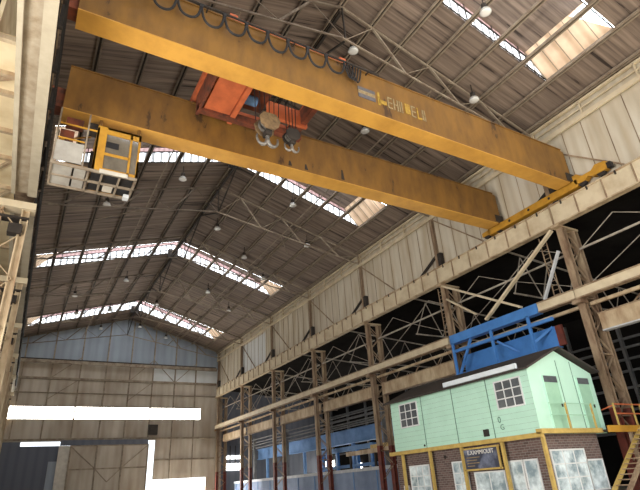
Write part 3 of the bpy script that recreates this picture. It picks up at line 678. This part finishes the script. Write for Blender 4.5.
hook_block(7.85, 17.0, 15.75, 18.0, 1.05, 'hook_block', 'larger tan hook block with a double hook hanging below the trolley', 'hook_tan', 6)
hook_block(9.1, 17.0, 15.35, 18.0, .75, 'hook_block', 'smaller dark hook block hanging right of the double hook', 'dark_steel', 4)

# ------------------------------------------------------------------ green cabin on the brick building
BX, BY0, BY1, BX1 = 20.62, 15.93, 26.7, 25.55
BZ = 1.5
br = thing('brick_building', 'dark brown brick ground floor building under the green cabin', 'building', (23, 21, FL))
MB().box(BX+.02, 24.65, BY0+.02, BY1, FL, BZ).build('wall', 'brick', br)
MB().box(24.65, 26.7, 17.8, BY1, FL, BZ).build('set_back_wall', 'brick', br)
def window(parent, plane, a0, a1, z0, z1, pos, pane, nx, nz, fm='white_frame', nm='window'):
    """plane 'x': faces -X at x=pos, a = y;  plane 'y': faces -Y at y=pos, a = x"""
    def bx(u0, u1, w0, w1, d0, d1):
        return (pos-d1, pos-d0, u0, u1, w0, w1) if plane == 'x' else (u0, u1, pos-d1, pos-d0, w0, w1)
    o = MB().box(*bx(a0, a1, z0, z1, -.02, .02)).build(nm, pane, parent)
    g = MB(); t = .05
    g.box(*bx(a0-t, a0+t*.4, z0-t, z1+t, .0, .05)); g.box(*bx(a1-t*.4, a1+t, z0-t, z1+t, .0, .05)); g.box(*bx(a0, a1, z0-t, z0+t*.4, .0, .05)); g.box(*bx(a0, a1, z1-t*.4, z1+t, .0, .05))
    for i in range(1, nx): u = a0+(a1-a0)*i/nx; g.box(*bx(u-.025, u+.025, z0, z1, .0, .045))
    for i in range(1, nz): w = z0+(z1-z0)*i/nz; g.box(*bx(a0, a1, w-.025, w+.025, .0, .045))
    g.build('frame', fm, o); return o
for a0, a1, nx in ((23.85, 25.5, 3), (20.9, 21.9, 2), (17.35, 18.1, 1), (16.5, 17.2, 1)):
    window(br, 'x', a0, a1, -.9, .68 if nx > 1 else .48, BX+.02, 'pane_bright', nx, 3 if nx > 1 else 1)
window(br, 'x', 18.5, 20.4, -.9, .1, BX+.02, 'pane_bright', 2, 1)
window(br, 'y', 20.95, 23.3, -.9, .8, BY0+.02, 'pane_bright', 3, 3, nm='glazed_door')
window(br, 'y', 23.36, 24.5, -.9, .32, BY0+.02, 'pane_bright', 1, 1)
window(br, 'y', 25.1, 26.5, -.9, .75, 17.8, 'pane', 3, 3)
MB().box(BX+.0, BX+.03, 25.75, 26.3, -1.2, -.3).build('notice', 'white_frame', br)
MB().tube((BX-.02, 22.4, 1.0), (BX+.03, 22.4, 1.0), .09, 10).build('wall_lamp', 'dark_steel', br)
MB().tube((25.6, 17.75, 1.0), (25.6, 17.82, 1.0), .12, 10).build('wall_lamp', 'dark_steel', br)

gc = thing('site_cabin', 'mint green upper cabin with gabled roof standing on the brick building', 'cabin', (23, 21, BZ))
MB().box(BX, BX1, BY0, BY1, BZ, 4.42).build('wall', 'green', gc)
ap = (BX+BX1)/2 - .1
MB().prism([(BX, 4.42), (BX1, 4.42), (ap, 5.45)], 'y', BY0, BY1).build('gable', 'green', gc)
rf = MB(); rf.slab([(BX-.35, BY0-.35, 4.36), (ap, BY0-.35, 5.52), (ap, BY1+.3, 5.52), (BX-.35, BY1+.3, 4.36)], .09); rf.slab([(ap, BY0-.35, 5.52), (BX1+.25, BY0-.35, 4.42), (BX1+.25, BY1+.3, 4.42), (ap, BY1+.3, 5.52)], .09)
rf.build('roof', 'roof_dark', gc)
MB().box(BX-.42, BX-.28, 16.2, 21.25, 4.48, 4.72).build('gutter', 'gutter', gc)
sm = MB()
for y in (23.75, 21.15, 18.6): sm.box(BX-.012, BX, y-.025, y+.025, BZ, 4.42)
for x in (22.9, 24.0, ): sm.box(x-.02, x+.02, BY0-.012, BY0, BZ, 4.95)
for z in [1.8+.26*i for i in range(10)]: sm.box(BX-.003, BX, BY0, BY1, z-.003, z+.003)
sm.build('board_seams', 'green_line', gc)
window(gc, 'x', 24.17, 25.78, 2.9, 4.2, BX, 'pane', 3, 3)
window(gc, 'x', 16.45, 18.02, 2.89, 4.14, BX, 'pane', 3, 3)
MB().box(BX-.08, BX, 18.95, 19.15+.12, 1.72, 2.05).build('meter_box', 'dark_steel', gc)
MB().tube((BX-.05, 23.9, 1.72), (BX, 23.9, 1.72), .06, 8).build('wall_fitting', 'dark_steel', gc)
for x0, x1 in ((21.6, 22.65), (24.2, 25.15)):
    d = MB().box(x0, x1, BY0-.05, BY0, 1.72, 4.12).build('door', 'green_door', gc)
    MB().box(x0+.02, x1-.05, BY0-.07, BY0-.04, 3.84, 4.14).build('fanlight', 'pane', d)
    for x in (x0, x1): MB().box(x-.02, x+.02, BY0-.065, BY0, 1.72, 4.16).build('door_frame', 'green', d)
    MB().box(x1-.15, x1-.1, BY0-.1, BY0-.05, 2.7, 2.85).build('door_handle', 'dark_steel', d)

def text(s, size, loc, rot, m, parent, nm):
    cu = bpy.data.curves.new(nm, 'FONT'); cu.body = s; cu.size = size; cu.extrude = .006; cu.align_x = 'CENTER'
    to = bpy.data.objects.new(nm, cu)
    COL.objects.link(to); bpy.context.view_layer.update()
    dg = bpy.context.evaluated_depsgraph_get()
    me = bpy.data.meshes.new_from_object(to.evaluated_get(dg)); bpy.data.objects.remove(to)
    me.materials.clear(); me.materials.append(M[m])
    o = bpy.data.objects.new(nm, me); COL.objects.link(o); o.parent = parent
    o.rotation_euler = rot; o.location = Vector(loc) + Vector((0, 0, ZO)) - parent.location
    return o
RXW = (math.pi/2, 0, -math.pi/2)          # on a wall facing -X
text('0', .42, (BX-.012, 18.15, 2.25), RXW, 'green_line', gc, 'painted_mark'); text('G', .36, (BX-.012, 18.05, 1.92), RXW, 'green_line', gc, 'painted_mark')

# yellow verandah frame
vf = thing('verandah_frame', 'yellow steel beam and posts along the front of the brick building', 'frame', (BX-.3, 21, FL))
MB().box(BX-.42, BX-.22, BY0-.3, BY1+.1, 1.36, 1.56).build('front_beam', 'rail_yellow', vf)
MB().box(BX-.22, BX+.02, BY0-.3, BY1+.1, 1.49, 1.56).build('deck_edge', 'pale', vf)
MB().box(BX-.42, 24.7, BY0-.38, BY0-.06, 1.5, 1.70).build('gable_beam', 'rail_yellow', vf)
for y in (25.65, 23.2, 20.72, 18.0, 15.66):
    MB().box(BX-.39, BX-.25, y-.07, y+.07, FL, 1.36).build('post', 'rail_yellow', vf)
sg = thing('sign_board', 'dark framed sign board with pale lettering hanging between yellow posts', 'sign', (BX-.35, 19.45, .75))
MB().box(BX-.36, BX-.32, 18.33, 20.6, .28, 1.2).build('board', 'sign', sg)
fb = MB()
for z in (.25, 1.23): fb.box(BX-.39, BX-.30, 18.2, 20.68, z-.04, z+.04)
for y in (18.3, 20.63): fb.box(BX-.39, BX-.30, y-.04, y+.04, .25, 1.23)
fb.build('frame', 'rail_yellow', sg)
text('E.XAMMIOUIT', .28, (BX-.37, 19.45, .95), RXW, 'letter', sg, 'lettering')
for i in range(4):
    MB().box(BX-.368, BX-.358, 20.45-(.9, .7, .85, .5)[i], 20.45, .80-.13*i, .84-.13*i).build('small_print', 'mark_pale', sg)

wk = thing('walkway', 'raised walkway with yellow edge beam at the right end of the green cabin', 'walkway', (26, 15.6, FL))
MB().box(24.65, 29.4, 15.25, 16.08, 1.55, 1.62).build('deck', 'dark_steel', wk)
MB().box(24.6, 29.4, 15.15, 15.27, 1.48, 1.78).build('edge_beam', 'yellow', wk)
for x in (26.6, 29.2): MB().box(x-.08, x+.08, 15.3, 15.46, FL, 1.55).build('support_post', 'column', wk)
rl = thing('guard_railing', 'yellow tubular guard railing on the balcony before the green doors', 'railing', (24, 15.5, 1.7), 'walkway railings')
for x in (22.35, 24.3): MB().beam((x, 15.6, 1.70), (x, 15.6, 2.85), .07, .07).build('post', 'rail_yellow', rl)
for z in (2.3, 2.82): MB().beam((21.2, 15.6, z), (24.3, 15.6, z), .04, .04).build('rail', 'green_door', rl)
rl2 = thing('guard_railing', 'orange and yellow guard railing on the walkway at the right edge', 'railing', (27, 15.25, 1.7), 'walkway railings')
for x in (25.7, 27.3, 28.0, 28.9): MB().beam((x, 15.3, 1.62), (x, 15.3, 2.85), .07, .07).build('post', 'rail_yellow', rl2)
for z in (2.35, 2.8): MB().beam((25.7, 15.3, z), (29.4, 15.3, z), .06, .06).build('rail', 'orange', rl2)
MB().beam((25.7, 15.3, 2.75), (25.7, 16.0, 2.6), .05, .05).build('rail', 'orange', rl2)
# stair
st = thing('steel_stair', 'olive steel stair rising to the walkway at the lower right corner', 'stair', (25, 14.7, FL))
a = Vector((22.3, 14.9, FL)); b = Vector((26.6, 14.9, 1.75))
for y in (14.35, 15.05): MB().beam((22.7, y, FL+.1), (27.1, y, 1.72), .06, .24, (0, 1, 0)).build('stringer', 'column' if y < 14.5 else 'rail_yellow', st)
n = 15
for i in range(n):
    x = 22.9 + 4.1*i/n; z = FL + .2 + (1.55-FL)*i/n
    MB().box(x-.12, x+.14, 14.38, 15.02, z-.02, z+.02).build('tread', 'column', st)

# ------------------------------------------------------------------ blue parked lattice beam
bl = thing('blue_lattice_beam', 'bright blue lattice beam section of the lower runway behind the green roof', 'beam', (XC, 23, 6.3))
MB().box(XC-.1, XC+.4, 19.02, 26.85, 8.83, 9.46).build('top_beam', 'blue', bl)
MB().box(XC-.12, XC+.1, 18.4, 26.85, 6.35, 6.6).build('bottom_chord', 'blue', bl)
MB().box(XC-.08, XC+.1, 18.2, 26.6, 8.15, 8.35).build('middle_rail', 'blue', bl)
MB().box(XC+1.15, XC+1.3, 19.0, 27.0, 6.85, 8.1).build('rear_plate', 'blue', bl)
MB().box(XC+1.05, XC+1.5, 19.0, 27.0, 6.78, 6.85).build('rear_flange', 'blue', bl)
MB().box(XC+1.14, XC+1.31, 18.55, 19.0, 6.85, 8.1).build('red_end', 'red_paint', bl)
for y in (26.7, 23.0, 19.9): MB().beam((XC-.02, y, 6.4), (XC-.02, y, 8.9), .16, .16).build('post', 'blue', bl)
MB().beam((XC+.02, 26.5, 6.55), (XC+.02, 24.9, 8.8), .14, .16).build('diagonal', 'blue', bl)
MB().beam((XC+.05, 19.9, 7.2), (XC+1.2, 19.2, 8.1), .12, .14).build('diagonal', 'blue', bl)
MB().beam((XC+.4, 23.0, 8.1), (XC+1.2, 22.0, 7.2), .12, .14).build('diagonal', 'blue', bl)
for y in (26.6, 22.9, 19.9):
    for z in (6.5, 8.25): MB().beam((XC, y, z), (XC+1.2, y, z+.3), .1, .1).build('cross_tie', 'blue', bl)

# ------------------------------------------------------------------ side aisle on the right
for k in range(1, 8):
    y = YC[k] + 5.3
    at = thing('aisle_truss', 'pale lattice truss in the dark side aisle, %s' % ['past the right edge', 'behind the crossed braces', 'seen through the first opening past the cabin', 'seen through the second opening past the cabin', 'seen through the third opening past the cabin', 'next to last', 'last before the end wall'][k-1], 'truss', (37, y, 11), 'side aisle trusses')
    MB().beam((28.7, y, 11.3), (46.8, y, 11.3), .09, .1).build('bottom_chord', 'aisle_steel', at)
    MB().beam((28.7, y, 14.6), (46.8, y, 13.2), .09, .12).build('top_chord', 'aisle_steel', at)
    for i in range(6):
        x0 = 28.8 + 3*i
        MB().beam((x0, y, 11.3), (x0+1.5, y, 14.3-.1*i*2), .06, .06).build('diagonal', 'aisle_steel', at); MB().beam((x0+1.5, y, 14.3-.2*i), (x0+3, y, 11.3), .06, .06).build('diagonal', 'aisle_steel', at)
ag = MB()
for z in (2.6, 4.4, 6.2, 7.6, 8.6, 9.6, 10.4): ag.box(46.7, 46.95, Y0, YE, z-.1, z+.1)
for i in range(17): ag.box(46.6, 46.95, Y0+5.2*i, Y0+5.2*i+.25, FL, 13)
struct('trim_5', ag, 'aisle_grey', 'grey rails on the back wall of the side aisle', 'framing')
pp = thing('pipe_rack', 'grey horizontal pipes running along the side aisle behind the columns', 'pipes', (31, 50, 6))
for z, x in ((6.9, 32), (6.5, 32.2), (6.1, 32), (5.7, 32.2)): MB().tube((x, 30, z), (x, 78, z), .07, 8).build('pipe', 'aisle_grey', pp)
for y in (32, 43, 54, 65, 76): MB().box(31.9, 32.3, y-.12, y+.12, FL, 7.2).build('rack_post', 'aisle_grey', pp)
ab = thing('aisle_crane_beam', 'dull blue crane beam running along the side aisle beyond the columns', 'beam', (34, 60, 4), )
MB().box(33.9, 34.3, 43.2, 79, 4.3, 5.6).build('web', 'blue_dull', ab)
MB().box(33.7, 34.5, 43.2, 79, 5.6, 5.72).build('top_flange', 'blue_dull', ab); MB().box(33.7, 34.5, 43.2, 79, 4.2, 4.3).build('bottom_flange', 'blue_dull', ab)
MB().box(33.75, 34.45, 42.4, 43.2, 4.3, 5.9).build('end_box', 'beige_worn', ab)
for y in (46, 52, 58, 64, 70, 76): MB().box(34.0, 34.3, y-.2, y+.2, FL, 4.2).build('post', 'blue_dull', ab)
yb_ = thing('yellow_aisle_beam', 'short yellow beam behind the columns left of the green cabin', 'beam', (31, 42, 3))
MB().box(30.9, 31.2, 36.5, 44.0, 3.0, 3.35).build('web', 'rail_yellow', yb_); MB().box(30.85, 31.25, 40.5, 48.5, 2.6, 3.0).build('lower_beam', 'beige_worn', yb_)
for y in (37, 43.5, 48): MB().box(30.95, 31.15, y-.1, y+.1, FL, 3.0).build('post', 'dark_steel', yb_)
pw = thing('panel_partition', 'grey-blue panel partition with a white top rail behind the column feet', 'partition', (30, 55, FL))
MB().box(30, 30.15, 33, 79, FL, 1.02).build('panel', 'grey_blue', pw); MB().box(29.92, 30.2, 33, 79, 1.02, 1.32).build('top_rail', 'white_metal', pw)
for i in range(12): MB().box(29.95, 30.0, 34+4*i, 34.12+4*i, FL, 1.02).build('panel_post', 'blue_dull', pw)
bm_ = thing('blue_machine', 'blue steel machine frame standing in the side aisle', 'machine', (33, 52, FL))
for y in (46.5, 49.3, 53.5, 57): MB().box(32.7, 33.0, y-.18, y+.18, FL, 3.8).build('upright', 'blue', bm_)
MB().box(32.6, 33.1, 46, 57.5, 3.3, 3.75).build('cross_rail', 'blue_dull', bm_); MB().box(32.65, 33.1, 46, 57.5, 1.6, 1.9).build('cross_rail', 'blue_dull', bm_)
awin = sthing('window_6', 'bright daylight windows of the side aisle, plus a hidden added light strip', 'window', (46.6, 70, 3))
for y0, y1, z0, z1 in ((77.0, 79.8, 2.3, 3.6), (69, 70, 2.0, 2.8), (48, 76, FL+.3, .9)): MB().box(46.55, 46.6, y0, y1, z0, z1).build('pane', 'window_lit', awin)  # long low pane is a hidden glowing strip added to light the aisle
for z0, z1 in ((3.0, 3.9), (4.6, 5.0)): MB().box(29.0, 31.5, YE-.1, YE-.04, z0, z1).build('pane', 'window_lit', awin)
for x in (28.95, 29.8, 30.65, 31.55): MB().box(x-.06, x+.06, YE-.16, YE-.1, 3.3, 6.5).build('mullion', 'dark_steel', awin)

# ------------------------------------------------------------------ light
w = bpy.data.worlds.new('sky'); scene.world = w; w.use_nodes = True
nt = w.node_tree; bg = nt.nodes['Background']
bg.inputs['Color'].default_value = (.86, .93, 1, 1); bg.inputs['Strength'].default_value = 2.2
sun = bpy.data.lights.new('sun', 'SUN'); sun.energy = 8; sun.angle = .01; sun.color = (1, .93, .80)
so = bpy.data.objects.new('sun', sun); COL.objects.link(so)
d = Vector((.12, .36, -1.0)).normalized(); so.rotation_euler = d.to_track_quat('-Z', 'Y').to_euler(); so.location = (0, -20, 40)
# unseen fill lights added around the near end, standing in for daylight
def daylight(name, loc, rot, sx, sy, e, col):
    al = bpy.data.lights.new(name, 'AREA'); al.shape = 'RECTANGLE'; al.size = sx; al.size_y = sy; al.energy = e; al.color = col
    ao = bpy.data.objects.new(name, al); COL.objects.link(ao); ao.location = loc; ao.rotation_euler = rot
R90 = math.radians(90)
daylight('open_end_fill', (12.5, -7, 10), (R90, 0, 0), 27, 18, 200, (1, .95, .88))
daylight('left_fill', (-12.4, 8, 4.2), (R90, 0, -R90), 17, 9, 9000, (1, .96, .90))
daylight('right_fill', (26.8, 0, 8), (R90, 0, R90), 12, 12, 4500, (1, .90, .74))
daylight('far_door_daylight', (22, YE+.9, 1.9), (-R90+.15, 0, 0), 7.5, 3.8, 4200, (1, .97, .93))

# ------------------------------------------------------------------ camera
cam = bpy.data.cameras.new('camera'); co_ = bpy.data.objects.new('camera', cam); COL.objects.link(co_)
F, YW, PT, RL = 501.018, .544257775, .447048735, -.0662747361
f_ = Vector((math.sin(YW)*math.cos(PT), math.cos(YW)*math.cos(PT), math.sin(PT)))
rt = Vector((math.cos(YW), -math.sin(YW), 0)); up = rt.cross(f_)
r2 = math.cos(RL)*rt + math.sin(RL)*up; u2 = -math.sin(RL)*rt + math.cos(RL)*up
co_.matrix_world = Matrix(((r2.x, u2.x, -f_.x, 0), (r2.y, u2.y, -f_.y, 0), (r2.z, u2.z, -f_.z, ZO), (0, 0, 0, 1)))
cam.sensor_fit = 'HORIZONTAL'; cam.sensor_width = 36; cam.lens = F/640*36; cam.clip_end = 500
scene.camera = co_
scene.view_settings.view_transform = 'Standard'; scene.view_settings.look = 'None'; scene.view_settings.gamma = 1
scene.view_settings.exposure = 0.0; scene.view_settings.use_curve_mapping = False
scene.cycles.use_denoising = True
scene.cycles.max_bounces = 8; scene.cycles.diffuse_bounces = 5; scene.cycles.sample_clamp_indirect = 6
